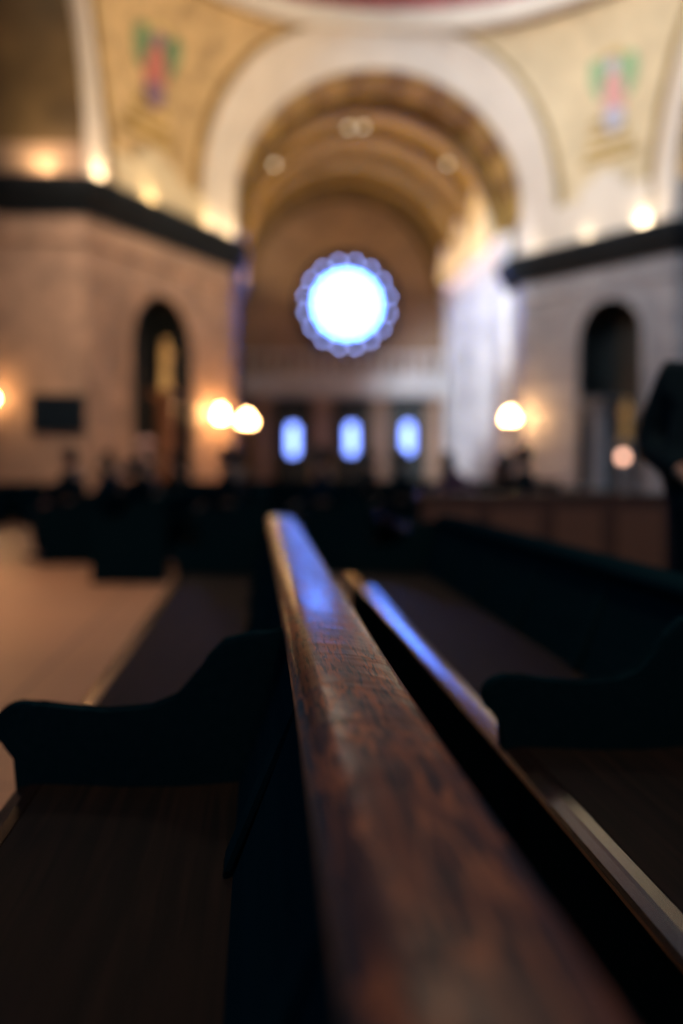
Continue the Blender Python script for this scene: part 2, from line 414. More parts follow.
# pendentives: a patch between two arches, the pier and the dome ring
ZT = 14.55; RR = XC - AL.x; CR = Vector((XC, YF - RR))
def far_edge(sgn, z0):
    def f(t):
        if t < .1: return Vector((XC + sgn * RV, YF, z0 + (ZS - z0) * t / .1))
        a = (t - .1) / .9 * PI / 2; return Vector((XC + sgn * RV * math.cos(a), YF, ZS + (ZT - ZS) * math.sin(a)))
    return f
def side_edge(A, z0, hr, vr):
    def f(t):
        if t < .1: return Vector((A.x, A.y, z0 + (ZS - z0) * t / .1))
        a = (t - .1) / .9 * PI / 2; return Vector((A.x, A.y - hr + hr * math.cos(a), ZS + vr * math.sin(a)))
    return f
def make_patch(A, B, sgn, z0, vr=3.1, hr=4.2):
    e0, e1 = side_edge(A, z0, hr, vr), far_edge(sgn, z0)
    c00, c01, c10, c11 = e0(0), e0(1), e1(0), e1(1)
    rx = abs(A.x - XC)
    def bot(s): return c00.lerp(c10, s)
    def top(s):
        a = PI / 2 * s
        p = Vector((XC + sgn * rx * math.cos(a), c01.y + (YF - c01.y) * math.sin(a), ZT - (ZT - c01.z) * (1 - s) ** 6)); return p
    def f(s, t):
        L1 = bot(s).lerp(top(s), t); L2 = e0(t).lerp(e1(t), s)
        L3 = c00.lerp(c10, s).lerp(c01.lerp(c11, s), t)
        return L1 + L2 - L3
    cen = Vector((XC, 22, 9))
    def g(s, t, off=0.0):
        p = f(s, t)
        if off:
            e = 1e-3; du = f(min(1, s + e), t) - f(max(0, s - e), t); dv = f(s, min(1, t + e)) - f(s, max(0, t - e))
            n = du.cross(dv)
            if n.length > 1e-12:
                n.normalize()
                if n.dot(cen - p) < 0: n = -n
                p = p + n * off
        return p
    return g
PATCH = {}
def strip(bm, g, sa, sb, ta, tb, off, n=36, m=4, par='t'):
    """raised moulding on the patch; sa, sb may depend on t"""
    vs = []
    for i in range(n + 1):
        q = i / n; row = []
        if par == 't':
            t = ta + (tb - ta) * q; s0, s1 = sa(t), sb(t)
            for j in range(m + 1):
                s = s0 + (s1 - s0) * j / m; row.append(g(s, t, off))
            row = [g(s0, t, 0)] + row + [g(s1, t, 0)]
        else:
            s = sa + (sb - sa) * q
            row = [g(s, ta, 0)] + [g(s, ta + (tb - ta) * j / m, off) for j in range(m + 1)] + [g(s, tb, 0)]
        vs.append([bm.verts.new(p) for p in row])
    for a, b_ in zip(vs, vs[1:]):
        for k in range(len(a) - 1):
            try: bm.faces.new((a[k], a[k + 1], b_[k + 1], b_[k]))
            except ValueError: pass
for side, (A, B, sgn, z0) in {'left': (AL, BL, -1, ZL - .02), 'right': (AR, BR, 1, ZR - .02)}.items():
    g = make_patch(A, B, sgn, z0); PATCH[side] = g
    bm = bmesh.new(); grid(bm, lambda s, t: g(s, t), 40, 40)
    struct('ceiling_pendentive_' + side, bm, 'gold' if side == 'left' else 'gold_pale', smooth=True)  # right side takes a paler gold, its daylight put into the colour
    lin = lambda a, b_: (lambda t: a + (b_ - a) * t)
    bm = bmesh.new()
    strip(bm, g, lin(.76, .90), lin(.86, .945), 0, 1, .16); strip(bm, g, lin(.86, .945), lin(.90, .96), 0, 1, .07)
    strip(bm, g, lin(.90, .96), lin(.999, .999), 0, 1, .13)
    strip(bm, g, lin(.001, .001), lin(.10, .07), 0, 1, .16); strip(bm, g, lin(.10, .07), lin(.125, .09), 0, 1, .08)
    strip(bm, g, .02, .98, .93, 1.0, .14, par='s')
    struct('trim_%d' % (20 if side == 'left' else 21), bm, 'cream', smooth=True)
    # inner gilt border of the pendentive
    bm = bmesh.new()
    strip(bm, g, lin(.70, .87), lin(.735, .885), .08, .9, .05); strip(bm, g, lin(.155, .12), lin(.19, .14), .08, .9, .05)
    strip(bm, g, .16, .86, .885, .905, .05, par='s')
    struct('trim_%d' % (22 if side == 'left' else 23), bm, 'vault_rib', smooth=True)
    # stone plinth at the foot of the pendentive
    bm = bmesh.new()
    strip(bm, g, .13, .75, .0, .10, .22, par='s'); strip(bm, g, .30, .58, .10, .15, .18, par='s'); strip(bm, g, .38, .50, .15, .18, .16, par='s')
    struct('trim_%d' % (24 if side == 'left' else 25), bm, 'gold_pale' if side == 'left' else 'cream_trim')
    bm = bmesh.new()
    for t in (.22, .26, .31, .35): strip(bm, g, .26 + (t - .22), .60 - (t - .22) * .5, t, t + .018, .05, par='s')
    struct('trim_%d' % (26 if side == 'left' else 27), bm, 'vault')

# flat cream archivolt between the arch and its crown
bm = bmesh.new(); Kn = 64; rows = []
for k in range(Kn + 1):
    a = PI * k / Kn; c, s = math.cos(a), math.sin(a)
    q = [(RV, 0), (RV + .02, -.14), (0, 0), (0, 0)]
    hx, hz = (RV + .03) * c, (ZT - ZS) * s * 1.0
    pts = [(XC + RV * c, YF + .05, ZS + RV * s), (XC + RV * c, YF - .12, ZS + RV * s)]
    k1 = .45
    pts += [(XC + (RV * c) * (1 - k1) + hx * k1, YF - .12, ZS + RV * s * (1 - k1) + hz * k1), (XC + (RV * c) * (1 - k1) + hx * k1, YF - .04, ZS + RV * s * (1 - k1) + hz * k1),
            (XC + hx * 1.0, YF - .04, ZS + hz), (XC + hx, YF + .05, ZS + hz)]
    rows.append([bm.verts.new(p) for p in pts])
for a, b_ in zip(rows, rows[1:]):
    for k in range(5): bm.faces.new((a[k], a[k + 1], b_[k + 1], b_[k]))
struct('trim_28', bm, 'cream')
# stilts of the arch down to the cornices
bm = bmesh.new()
box(bm, XC - RV - .35, XC - RV, YF - .02, YF + 2.4, ZL - .3, ZS + .02); box(bm, XC + RV, XC + RV + .35, YF - .02, YF + 2.4, ZR - .3, ZS + .02)
struct('trim_29', bm, 'cream')
bm = bmesh.new()
box(bm, XC - RV - .4, XC - RV, YF, YF + .95, 0, ZL - .1); struct('wall_pier_left', bm, 'marble')
bm = bmesh.new()
box(bm, XC + RV, XC + RV + .4, YF, YF + .95, 0, ZR - .1); struct('wall_pier_right', bm, 'marble_r')

# dome ring: cream mouldings, maroon mosaic drum
def ring(prof, n=96):
    bm = bmesh.new(); rs = []
    for r, z in prof: rs.append([bm.verts.new((CR.x + r * math.cos(2 * PI * i / n), CR.y + r * math.sin(2 * PI * i / n), z)) for i in range(n)])
    for a, b_ in zip(rs, rs[1:] + rs[:1]):
        for i in range(n): bm.faces.new((a[i], a[(i + 1) % n], b_[(i + 1) % n], b_[i]))
    return bm
struct('trim_30', ring([(RR + .05, ZT - .1), (RR - .18, ZT - .1), (RR - .25, ZT + .1), (RR - .10, ZT + .22), (RR - .16, ZT + .40), (RR - .16, ZT + .5), (RR + .05, ZT + .5)]), 'cream_trim')
struct('ceiling_drum', ring([(RR + .0, ZT + .49), (RR - .05, ZT + 2.2), (RR + .2, ZT + 2.2), (RR + .2, ZT + .49)]), 'maroon')

# vault of the left and right arms (running sideways from the side arches)
def arm_vault(A, sgn, hr, vr):
    bm = bmesh.new(); n = 32; L_ = 8.5; rows = []
    for k in range(n + 1):
        a = PI * k / n; y = A.y - hr + hr * math.cos(a); z = ZS + vr * math.sin(a)
        y2 = A.y - hr + (hr + .3) * math.cos(a); z2 = ZS + (vr + .3) * math.sin(a)
        rows.append([bm.verts.new(p) for p in ((A.x, y, z), (A.x + sgn * L_, y, z), (A.x + sgn * L_, y2, z2), (A.x, y2, z2))])
    for a, b_ in zip(rows, rows[1:]):
        for k in range(4): bm.faces.new((a[k], a[(k + 1) % 4], b_[(k + 1) % 4], b_[k]))
    return bm
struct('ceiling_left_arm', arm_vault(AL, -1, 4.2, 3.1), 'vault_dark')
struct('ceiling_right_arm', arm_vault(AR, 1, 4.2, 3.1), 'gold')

# ---- end wall: rose window, gallery entablature, three glazed doors
RC = at(347, 305, YB)
b = bmesh.new()
def disc(bm, cx, cz, r, y0, y1, n=40):
    a = [bm.verts.new((cx + r * math.cos(2 * PI * i / n), y0, cz + r * math.sin(2 * PI * i / n))) for i in range(n)]
    c = [bm.verts.new((v.co.x, y1, v.co.z)) for v in a]
    bm.faces.new(a); bm.faces.new(c[::-1])
    for i in range(n): bm.faces.new((a[i], c[i], c[(i + 1) % n], a[(i + 1) % n]))
def annulus(bm, cx, cz, r0, r1, y0, y1, n=64):
    q = []
    for i in range(n):
        a = 2 * PI * i / n; c, s = math.cos(a), math.sin(a)
        q.append([bm.verts.new((cx + r * c, y, cz + r * s)) for r, y in ((r0, y0), (r1, y0), (r1, y1), (r0, y1))])
    for i in range(n):
        a, c = q[i], q[(i + 1) % n]
        for k in range(4): bm.faces.new((a[k], a[(k + 1) % 4], c[(k + 1) % 4], c[k]))
wr = bpy.data.objects.new('window_1', None); COL.objects.link(wr); wr['kind'] = 'structure'
disc(b, RC.x, RC.z, 1.40, YB - .10, YB - .02, 64); obj('rose_glass', b, 'rose_glass', wr)
b = bmesh.new()
for k in range(16):
    a = 2 * PI * (k + .5) / 16; disc(b, RC.x + 1.86 * math.cos(a), RC.z + 1.86 * math.sin(a), .085, YB - .12, YB - .02, 20)
obj('petal_glass', b, 'petal_glass', wr)
b = bmesh.new()
annulus(b, RC.x, RC.z, 1.40, 1.62, YB - .25, YB); annulus(b, RC.x, RC.z, 2.12, 2.3, YB - .25, YB)
for k in range(16):
    a = 2 * PI * (k + .5) / 16; annulus(b, RC.x + 1.86 * math.cos(a), RC.z + 1.86 * math.sin(a), .09, .22, YB - .2, YB, 20)
for k in range(12):
    a = 2 * PI * k / 12; p = [(RC.x + r * math.cos(a + o), RC.z + r * math.sin(a + o)) for r, o in ((.3, -.06), (1.4, -.01), (1.4, .01), (.3, .06))]
    prism_xz(b, p, YB - .16, YB - .08)
annulus(b, RC.x, RC.z, .28, .36, YB - .18, YB - .06, 32)
obj('tracery', b, 'lead', wr)

# entablature over the doors, columns between
zE = at(347, 379, YB - 1).z
b = bmesh.new()
box(b, XC - RV + .02, XC + RV - .02, YB - 1.0, YB, zE - .5, zE, .03); box(b, XC - RV + .02, XC + RV - .02, YB - 1.15, YB, zE, zE + .3, .05)
box(b, XC - RV + .02, XC + RV - .02, YB - .9, YB, zE - .75, zE - .5, .02)
for k in range(18): box(b, XC - RV + .3 + k * .49, XC - RV + .42 + k * .49, YB - 1.0, YB - .85, zE + .3, zE + 1.0, .03)
box(b, XC - RV + .05, XC + RV - .05, YB - 1.05, YB - .8, zE + 1.0, zE + 1.12, .03)
struct('trim_31', b, 'white_marble')
for k, px in enumerate((262, 322, 381, 437)):
    x = at(px, 430, YB - .7).x; b = bmesh.new()
    lathe(b, [(.30, 0), (.30, .12), (.22, .2), (.20, .3), (.18, zE - 1.1), (.22, zE - 1.0), (.28, zE - .85), (.28, zE - .76)], (x, YB - .7, 0), 24)
    struct('trim_%d' % (32 + k), b, 'marble', smooth=True)
for k, (px, py) in enumerate(((293, 440), (351.5, 439), (408, 438))):
    c = at(px, py, YB - .35); dr = bpy.data.objects.new('door_%d' % (k + 1), None); COL.objects.link(dr); dr['kind'] = 'structure'
    w = .78; b = bmesh.new()
    box(b, c.x - w, c.x + w, YB - .3, YB - .05, 0, zE - .8, .02)
    for s in (-1, 1):
        for z0, z1 in ((.25, .85), ): box(b, c.x + s * .4 - .3, c.x + s * .4 + .3, YB - .35, YB - .28, z0, z1, .02)
    obj('door_leaf', b, 'door', dr)
    b = bmesh.new(); hw, hh = .23, .70
    pts = [(c.x + hw * math.cos(a), c.z + (hh - hw) + hw * math.sin(a)) for a in [PI * i / 12 for i in range(13)]] + \
          [(c.x - hw * math.cos(a), c.z - (hh - hw) - hw * math.sin(a)) for a in [PI * i / 12 for i in range(13)]]
    prism_xz(b, pts, YB - .38, YB - .31); obj('door_glass', b, 'door_glass', dr)
    b = bmesh.new(); tube(b, [(c.x + .45, YB - .42, .95), (c.x + .45, YB - .42, 1.35)], .02); obj('door_handle', b, 'bronze', dr)

# lunettes high on the white side wall
for k, (y0, y1) in enumerate(((33.5, 36.5), (37.2, 39.6), (40.3, 42.2))):
    b = bmesh.new(); yc, r = (y0 + y1) / 2, (y1 - y0) / 2; n = 20; x = XC + RV - .5
    for (r0, r1, xo) in ((r - .25, r, -.12), (0.01, r - .25, .12)):
        rows = []
        for i in range(n + 1):
            a = PI * i / n
            rows.append([b.verts.new((x + xo, yc + q * math.cos(a), ZS + .05 + q * 1.45 * math.sin(a))) for q in (r0, r1)] +
                        [b.verts.new((x + .6, yc + q * math.cos(a), ZS + .05 + q * 1.45 * math.sin(a))) for q in (r1, r0)])
        for a_, b_ in zip(rows, rows[1:]):
            for q in range(4): b.faces.new((a_[q], a_[(q + 1) % 4], b_[(q + 1) % 4], b_[q]))
    struct('trim_%d' % (36 + k), b, 'gold_pale')

# ------------------------------------------------------------------ mosaics on the pendentives
def mosaic(side, label, s0, t0):
    g = PATCH[side]; root = thing('mosaic_figure', label, 'mosaic', tuple(g(s0, t0, .02)))
    o0 = Vector(root.location)
    def blob(name, mname, cs, ct, rs, rt, off, rot=0.0):
        bm = bmesh.new(); n = 22
        def P(k, q, o_):
            a = 2 * PI * k / n; u, v = q * rs * math.cos(a), q * rt * math.sin(a)
            u, v = u * math.cos(rot) - v * math.sin(rot) * .6, u * math.sin(rot) * 1.6 + v * math.cos(rot)
            return g(cs + u, ct + v, o_) - o0
        c = bm.verts.new(g(cs, ct, off) - o0); R1 = [bm.verts.new(P(k, .6, off)) for k in range(n)]; R2 = [bm.verts.new(P(k, 1, off * .7)) for k in range(n)]; R3 = [bm.verts.new(P(k, 1, .0)) for k in range(n)]
        for k in range(n):
            j = (k + 1) % n; bm.faces.new((c, R1[k], R1[j])); bm.faces.new((R1[k], R2[k], R2[j], R1[j])); bm.faces.new((R2[k], R3[k], R3[j], R2[j]))
        return obj(name, bm, M[mname], root)
    m1 = 'mos_' + side
    blob('halo', m1 + '_gold', s0, t0 + .10, .060, .055, .05)
    blob('wing', m1 + '_green', s0 - .065, t0 + .045, .042, .085, .07, .35); blob('wing', m1 + '_green', s0 + .065, t0 + .045, .042, .085, .07, -.35)
    blob('robe', m1 + '_pink', s0, t0 - .03, .055, .10, .10); blob('robe_hem', m1 + '_violet', s0, t0 - .11, .050, .05, .12)
    blob('head', m1 + '_violet', s0, t0 + .09, .026, .032, .13)
for side, k in (('left', 1.0), ('right', 1.0)):
    M['mos_%s_gold' % side] = mat('mosaic_gold', (.55, .40, .16), .5, var=.3, scale=6)
    M['mos_%s_green' % side] = mat('mosaic_green', (.13, .24, .12) if side == 'left' else (.28, .46, .26), .5, var=.3, scale=6)  # right figure in paler copies, the brighter light put into its colours
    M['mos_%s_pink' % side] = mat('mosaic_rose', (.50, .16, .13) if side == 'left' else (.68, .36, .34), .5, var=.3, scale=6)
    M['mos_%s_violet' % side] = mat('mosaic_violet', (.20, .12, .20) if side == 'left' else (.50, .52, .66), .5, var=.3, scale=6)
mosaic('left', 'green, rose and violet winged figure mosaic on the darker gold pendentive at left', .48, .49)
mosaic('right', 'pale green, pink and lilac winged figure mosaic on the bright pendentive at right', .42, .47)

# ------------------------------------------------------------------ pews
def arm_profile(rail_z):
    """pew end seen from the side, facing -X"""
    pts = [(-.55, 0), (-.54, .30), (-.54, .46), (-.54, .55), (-.565, .585)]
    for k in range(9):                      # rounded nose of the arm
        a = PI * (1.15 - k / 8 * .85); pts.append((-.530 + .058 * math.cos(a), .612 + .050 * math.sin(a)))
    pts += [(-.44, .650), (-.36, .636), (-.27, .642), (-.215, .665), (-.180, .705), (-.155, .75), (-.12, .785), (-.06, .798), (.0, rail_z - .04), (.02, rail_z - .03)]
    pts += [(.16, rail_z - .03), (.165, rail_z - .1), (.17, .3), (.18, 0)]
    return pts
def make_pew(name, label, y0, y1, x, rail_z=.84, group=None, dividers=(), wood='wood', seatm='seatwood', railm='wood', endm='blackwood'):
    """x = left edge of the rail; y0..y1 its length"""
    root = thing(name, label, 'pew', (x, y0, 0), 0, group)
    Lp = y1 - y0; z = rail_z
    # top rail: rounded nose to the seat side, then a gently falling top
    prof = [(.008, z - .056), (.002, z - .046), (.000, z - .034), (.003, z - .023), (.010, z - .0135), (.020, z - .0068), (.031, z - .0016), (.038, z - .0002), (.048, z - .0003), (.058, z - .0009), (.070, z - .0018), (.085, z - .0034), (.100, z - .0054),
            (.115, z - .0078), (.130, z - .0108), (.145, z - .0142), (.157, z - .0180), (.1655, z - .0235), (.169, z - .030), (.170, z - .042), (.164, z - .056)]
    bm = bmesh.new(); n = 2
    rows = [[bm.verts.new((px, Lp * i / n, pz)) for px, pz in prof] for i in range(n + 1)]
    for a, b in zip(rows, rows[1:]):
        for k in range(len(prof)):
            j = (k + 1) % len(prof); bm.faces.new((a[k], a[j], b[j], b[k]))
    bm.faces.new(rows[0]); bm.faces.new(rows[-1][::-1])
    r = obj('top_rail', bm, railm, root)
    for p in r.data.polygons: p.use_smooth = len(p.vertices) == 4 and not (abs(p.normal.z) > .99 and p.center.z < z - .045)
    bm = bmesh.new(); prism_xz(bm, [(.022, z - .05), (-.10, .47), (-.07, .47), (.055, z - .05)], .03, Lp - .03)
    prism_xz(bm, [(.10, z - .05), (.03, .10), (.05, .10), (.125, z - .05)], .03, Lp - .03)
    k = 0.75
    while k < Lp - .3:
        prism_xz(bm, [(.014, z - .06), (-.106, .50), (-.095, .50), (.025, z - .06)], k - .045, k + .045, .002); k += .75
    obj('backrest', bm, wood, root)
    nose = [(-.538, .470), (-.545, .476), (-.545, .484), (-.538, .490), (-.520, .4936), (-.513, .4955), (-.490, .4962), (-.488, .47)]
    bm = bmesh.new(); prism_xz(bm, nose, .03, Lp - .03); obj('seat_nosing', bm, 'edge', root)
    top = [(-.4875, .4962), (-.43, .493), (-.33, .486), (-.2, .484), (-.1, .490), (-.04, .50)]
    bm = bmesh.new(); prism_xz(bm, top + [(-.04, .465), (-.4875, .465)], .03, Lp - .03); obj('seat', bm, seatm, root)
    bm = bmesh.new(); box(bm, -.50, -.47, .03, Lp - .03, .03, .464, .003); obj('apron', bm, 'blackwood', root)
    bm = bmesh.new(); box(bm, .13, .21, .25, Lp - .25, .58, .595, .003); box(bm, .20, .215, .25, Lp - .25, .58, .66, .003)
    obj('book_rack', bm, wood, root)
    for q in (0.0, Lp - .045) + tuple(d - y0 for d in dividers):
        bm = bmesh.new(); prism_xz(bm, arm_profile(z), q, q + .045, .006)
        obj('pew_end', bm, endm, root)
    return root
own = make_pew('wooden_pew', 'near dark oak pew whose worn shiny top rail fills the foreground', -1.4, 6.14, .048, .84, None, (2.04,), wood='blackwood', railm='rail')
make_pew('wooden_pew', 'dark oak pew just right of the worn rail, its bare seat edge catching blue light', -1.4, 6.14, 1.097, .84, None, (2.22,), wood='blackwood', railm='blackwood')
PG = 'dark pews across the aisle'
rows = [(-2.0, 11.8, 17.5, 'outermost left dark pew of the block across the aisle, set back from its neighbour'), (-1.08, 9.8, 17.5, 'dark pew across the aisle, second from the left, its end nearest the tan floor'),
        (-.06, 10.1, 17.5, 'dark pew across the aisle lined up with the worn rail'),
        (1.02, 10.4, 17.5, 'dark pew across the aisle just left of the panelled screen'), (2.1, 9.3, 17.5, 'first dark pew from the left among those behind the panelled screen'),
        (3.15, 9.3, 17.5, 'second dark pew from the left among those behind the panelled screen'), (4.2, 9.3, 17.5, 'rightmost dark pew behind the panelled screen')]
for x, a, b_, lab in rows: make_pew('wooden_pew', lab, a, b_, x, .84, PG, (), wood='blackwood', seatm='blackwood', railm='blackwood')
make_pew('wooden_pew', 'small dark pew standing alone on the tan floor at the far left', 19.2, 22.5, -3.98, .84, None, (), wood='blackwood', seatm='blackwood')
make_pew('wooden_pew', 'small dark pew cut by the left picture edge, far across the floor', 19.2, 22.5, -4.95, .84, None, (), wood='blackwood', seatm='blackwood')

# panelled screen in front of the right-hand block
sc = thing('pew_screen', 'brown panelled wooden screen closing the front of the right pews', 'screen', (1.42, 8.7, 0))
bm = BM((0, 4.6, 0, .05, 0, .86), bev=.004); obj('board', bm, 'screenwood', sc)
bm = BM((-.03, 4.63, -.05, .10, .86, .90), bev=.012); obj('top_rail', bm, 'screenwood', sc)
bm = BM((0, 4.6, -.02, .0, 0, .12), bev=.004); obj('plinth', bm, 'screenwood', sc)
for k in range(8):
    bm = BM((.07 + k * .57, .50 + k * .57, -.018, .0, .2, .76), bev=.008); obj('raised_panel', bm, 'screenpanel', sc)

ds = thing('pew_screen', 'added low dark screen hiding the lit floor beyond the pews across the aisle', 'screen', (-2.7, 17.9, 0))  # added to hide the lit floor behind the pew block
obj('board', BM((0, 8.2, 0, .05, 0, .84), bev=.004), 'blackwood', ds); obj('top_rail', BM((-.03, 8.23, -.04, .09, .84, .88), bev=.012), 'blackwood', ds)
for k in range(14): obj('raised_panel', BM((.07 + k * .58, .50 + k * .58, -.018, .0, .15, .74), bev=.008), 'blackwood', ds)

# ------------------------------------------------------------------ people
def skin_mesh(name, verts, edges, voxel=.014, extra=None, smooth_it=True):
    """grow a surface on a skeleton, fuse it with extra volumes into one skin, and return the mesh"""
    me = bpy.data.meshes.new(name + '_sk'); me.from_pydata([v[:3] for v in verts], edges, []); me.update()
    o = bpy.data.objects.new(name + '_tmp', me); COL.objects.link(o)
    md = o.modifiers.new('s', 'SKIN'); md.use_smooth_shade = True
    for i, v in enumerate(verts):
        sv = me.skin_vertices[0].data[i]; r = v[3]
        sv.radius = r if isinstance(r, tuple) else (r, r); sv.use_root = (i == 0)
    o.modifiers.new('ss', 'SUBSURF').levels = 1
    dg = bpy.context.evaluated_depsgraph_get(); m1 = bpy.data.meshes.new_from_object(o.evaluated_get(dg))
    bm = bmesh.new(); bm.from_mesh(m1)
    if extra: extra(bm)
    m2 = bpy.data.meshes.new(name); bm.to_mesh(m2); bm.free()
    bpy.data.objects.remove(o); 
    o = bpy.data.objects.new(name + '_tmp', m2); COL.objects.link(o)
    rm = o.modifiers.new('r', 'REMESH'); rm.mode = 'VOXEL'; rm.voxel_size = voxel
    sm = o.modifiers.new('c', 'SMOOTH'); sm.iterations = 3; sm.factor = .4
    dg = bpy.context.evaluated_depsgraph_get(); m3 = bpy.data.meshes.new_from_object(o.evaluated_get(dg)); m3.name = name
    bpy.data.objects.remove(o)
    for p in m3.polygons: p.use_smooth = True
    m3.materials.clear()
    return m3
def link_mesh(name, me, m, parent):
    if not me.materials: me.materials.append(M[m])
    o = bpy.data.objects.new(name, me); COL.objects.link(o); o.parent = parent
    return o
def head_shape(bm, c):
    """skull, jaw, nose, brow, ears; the face looks to -Y; c = centre of the head"""
    vs = ball(bm, c, 1.0, 4, (.077, .096, .115))
    for v in vs:
        d = v.co - Vector(c)
        if d.z < 0 : d.x *= 1 + .9 * d.z * 3.2 * .6
        if d.z < -.03 and d.y > 0: d.y *= .8
        if d.y < -.06:
            if abs(d.z - .005) < .022 and .012 < abs(d.x) < .045: d.y += .010
            if abs(d.z - .032) < .012 and abs(d.x) < .045: d.y -= .003
        v.co = Vector(c) + d
    ball(bm, (c[0], c[1] - .098, c[2] - .022), 1, 2, (.013, .018, .026)); ball(bm, (c[0], c[1] - .088, c[2] - .058), 1, 2, (.026, .012, .009))
    ball(bm, (c[0], c[1] - .072, c[2] - .092), 1, 2, (.026, .022, .02))
    for s in (-1, 1): ball(bm, (c[0] + s * .078, c[1] + .008, c[2] - .012), 1, 2, (.011, .020, .032))
def make_person(pose, label, coat='coat_black', loc=(0, 0, 0), rz=0, group=None, bulk=1.0):
    if pose == 'stand':
        J = dict(pel=(0, 0, .94), sp=(0, .01, 1.12), ch=(0, .0, 1.30), nk=(0, .015, 1.46), hb=(0, .0, 1.53), hd=(0, -.015, 1.63),
                 sh=(.185, .0, 1.41), el=(.26, .02, 1.15), wr=(.10, -.20, 1.06), hp=(.095, 0, .90), kn=(.10, -.01, .50), an=(.105, .02, .09), to=(.115, -.13, .035))
    elif pose == 'bow':
        J = dict(pel=(0, 0, .65), sp=(0, -.06, .79), ch=(0, -.16, .92), nk=(0, -.27, 1.04), hb=(0, -.32, 1.07), hd=(0, -.39, 1.11),
                 sh=(.18, -.20, 1.0), el=(.24, -.34, .80), wr=(.06, -.46, .83), hp=(.10, -.02, .62), kn=(.13, -.42, .58), an=(.12, -.35, .09), to=(.13, -.46, .035))
    else:
        J = dict(pel=(0, 0, .65), sp=(0, .03, .80), ch=(0, .04, .95), nk=(0, .03, 1.10), hb=(0, .01, 1.16), hd=(0, -.01, 1.25),
                 sh=(.185, .03, 1.05), el=(.24, -.02, .82), wr=(.10, -.25, .72), hp=(.10, -.02, .62), kn=(.13, -.42, .58), an=(.12, -.35, .09), to=(.13, -.46, .035))
    m = lambda k, s: (J[k][0] * s,) + J[k][1:]
    root = thing('person', label, 'person', loc, rz, group)
    key = (pose, bulk)
    if key not in CACHE:
        V = [(*J['pel'], (.14, .10)), (*J['sp'], (.125, .09)), (*J['ch'], (.15, .10)), (*J['nk'], .052), (*J['hb'], .05)]; E = [(0, 1), (1, 2), (2, 3), (3, 4)]
        for s in (1, -1):
            b = len(V)
            V += [(*m('sh', s), .055), (*m('el', s), .042), (*m('wr', s), .028), (*m('hp', s), .085), (*m('kn', s), .058), (*m('an', s), .04), (*m('to', s), .034)]
            E += [(2, b), (b, b + 1), (b + 1, b + 2), (0, b + 3), (b + 3, b + 4), (b + 4, b + 5), (b + 5, b + 6)]
            w = Vector(m('wr', s)); e = Vector(m('el', s)); d = (w - e).normalized(); side = Vector((-s, 0, 0)); side = (side - d * side.dot(d)).normalized(); dn = d.cross(side) * s
            if dn.z > 0: dn = -dn
            pm = w + d * .055; b2 = len(V); V.append((*pm, (.036, .020))); E.append((b + 2, b2))
            for f in range(4):
                o = (f - 1.5) * .0195; ln = (.064, .075, .070, .054)[f]
                k1 = pm + d * .036 + side * (-o); k2 = k1 + d * ln * .5 + dn * .012; k3 = k2 + d * ln * .35 + dn * .026
                b3 = len(V); V += [(*k1, .0105), (*k2, .0095), (*k3, .008)]; E += [(b2, b3), (b3, b3 + 1), (b3 + 1, b3 + 2)]
            t1 = w + d * .025 + side * .030; t2 = t1 + d * .032 + side * .020 + dn * .008; t3 = t2 + d * .026 + side * .004 + dn * .008
            b3 = len(V); V += [(*t1, .013), (*t2, .011), (*t3, .009)]; E += [(b2, b3), (b3, b3 + 1), (b3 + 1, b3 + 2)]
        body = skin_mesh('body', V, E, .0075 if pose == 'stand' else .010, lambda bm: head_shape(bm, J['hd']))
        # coat: torso and sleeves, reaching below the hips when standing
        q = bulk; low = (0, .01, .62) if pose == 'stand' else (J['pel'][0], J['pel'][1] - .08, J['pel'][2] + .02)
        V = [(*J['pel'], (.185 * q, .14 * q) if pose == 'stand' else (.17, .11)), (*J['sp'], (.165 * q, .13 * q)), (*J['ch'], (.19 * q, .135 * q)), (*(Vector(J['nk']) - Vector((0, 0, .012))), .068), (*low, (.20 * q, .16 * q) if pose == 'stand' else (.16, .10))]
        E = [(0, 1), (1, 2), (2, 3), (0, 4)]
        for s in (1, -1):
            b = len(V); wv = Vector(m('wr', s)); ev = Vector(m('el', s)); V += [(*m('sh', s), .072 * q), (*m('el', s), .066 * q), (*(wv + (ev - wv) * .06), .045)]; E += [(2, b), (b, b + 1), (b + 1, b + 2)]
        ct = skin_mesh('coat', V, E, .014)
        V = [(*J['pel'], (.15, .11))]; E = []
        for s in (1, -1):
            b = len(V); V += [(*m('hp', s), .10), (*m('kn', s), .074), (*m('an', s), .058)]; E += [(0, b), (b, b + 1), (b + 1, b + 2)]
        tr = skin_mesh('trousers', V, E, .014)
        def hairf(bm):
            c = J['hd']; vs = ball(bm, (c[0], c[1] + .014, c[2] + .014), 1, 4, (.088, .100, .118))
            bmesh.ops.delete(bm, geom=[v for v in vs if (v.co.y < c[1] - .050 and v.co.z < c[2] + .045) or v.co.z < c[2] - .075 or (v.co.y < c[1] + .0 and v.co.z < c[2] - .01)], context='VERTS')
        hb = bmesh.new(); hairf(hb)
        r0 = bmesh.ops.solidify(hb, geom=hb.faces[:], thickness=.008)
        hm = bpy.data.meshes.new('hair'); hb.to_mesh(hm); hb.free()
        for p in hm.polygons: p.use_smooth = True
        shs = []
        for s in (1, -1):
            sb = bmesh.new(); a, t = Vector(m('an', s)), Vector(m('to', s)); vs = ball(sb, (0, 0, 0), 1, 3, (.048, .14, .050))
            for v in vs:
                v.co.z = max(v.co.z, -.03); v.co = Vector(((a.x + t.x) / 2 + v.co.x, (a.y + t.y) / 2 - .01 + v.co.y, .031 + v.co.z))
            sm = bpy.data.meshes.new('shoe'); sb.to_mesh(sm); sb.free()
            for p in sm.polygons: p.use_smooth = True
            shs.append(sm)
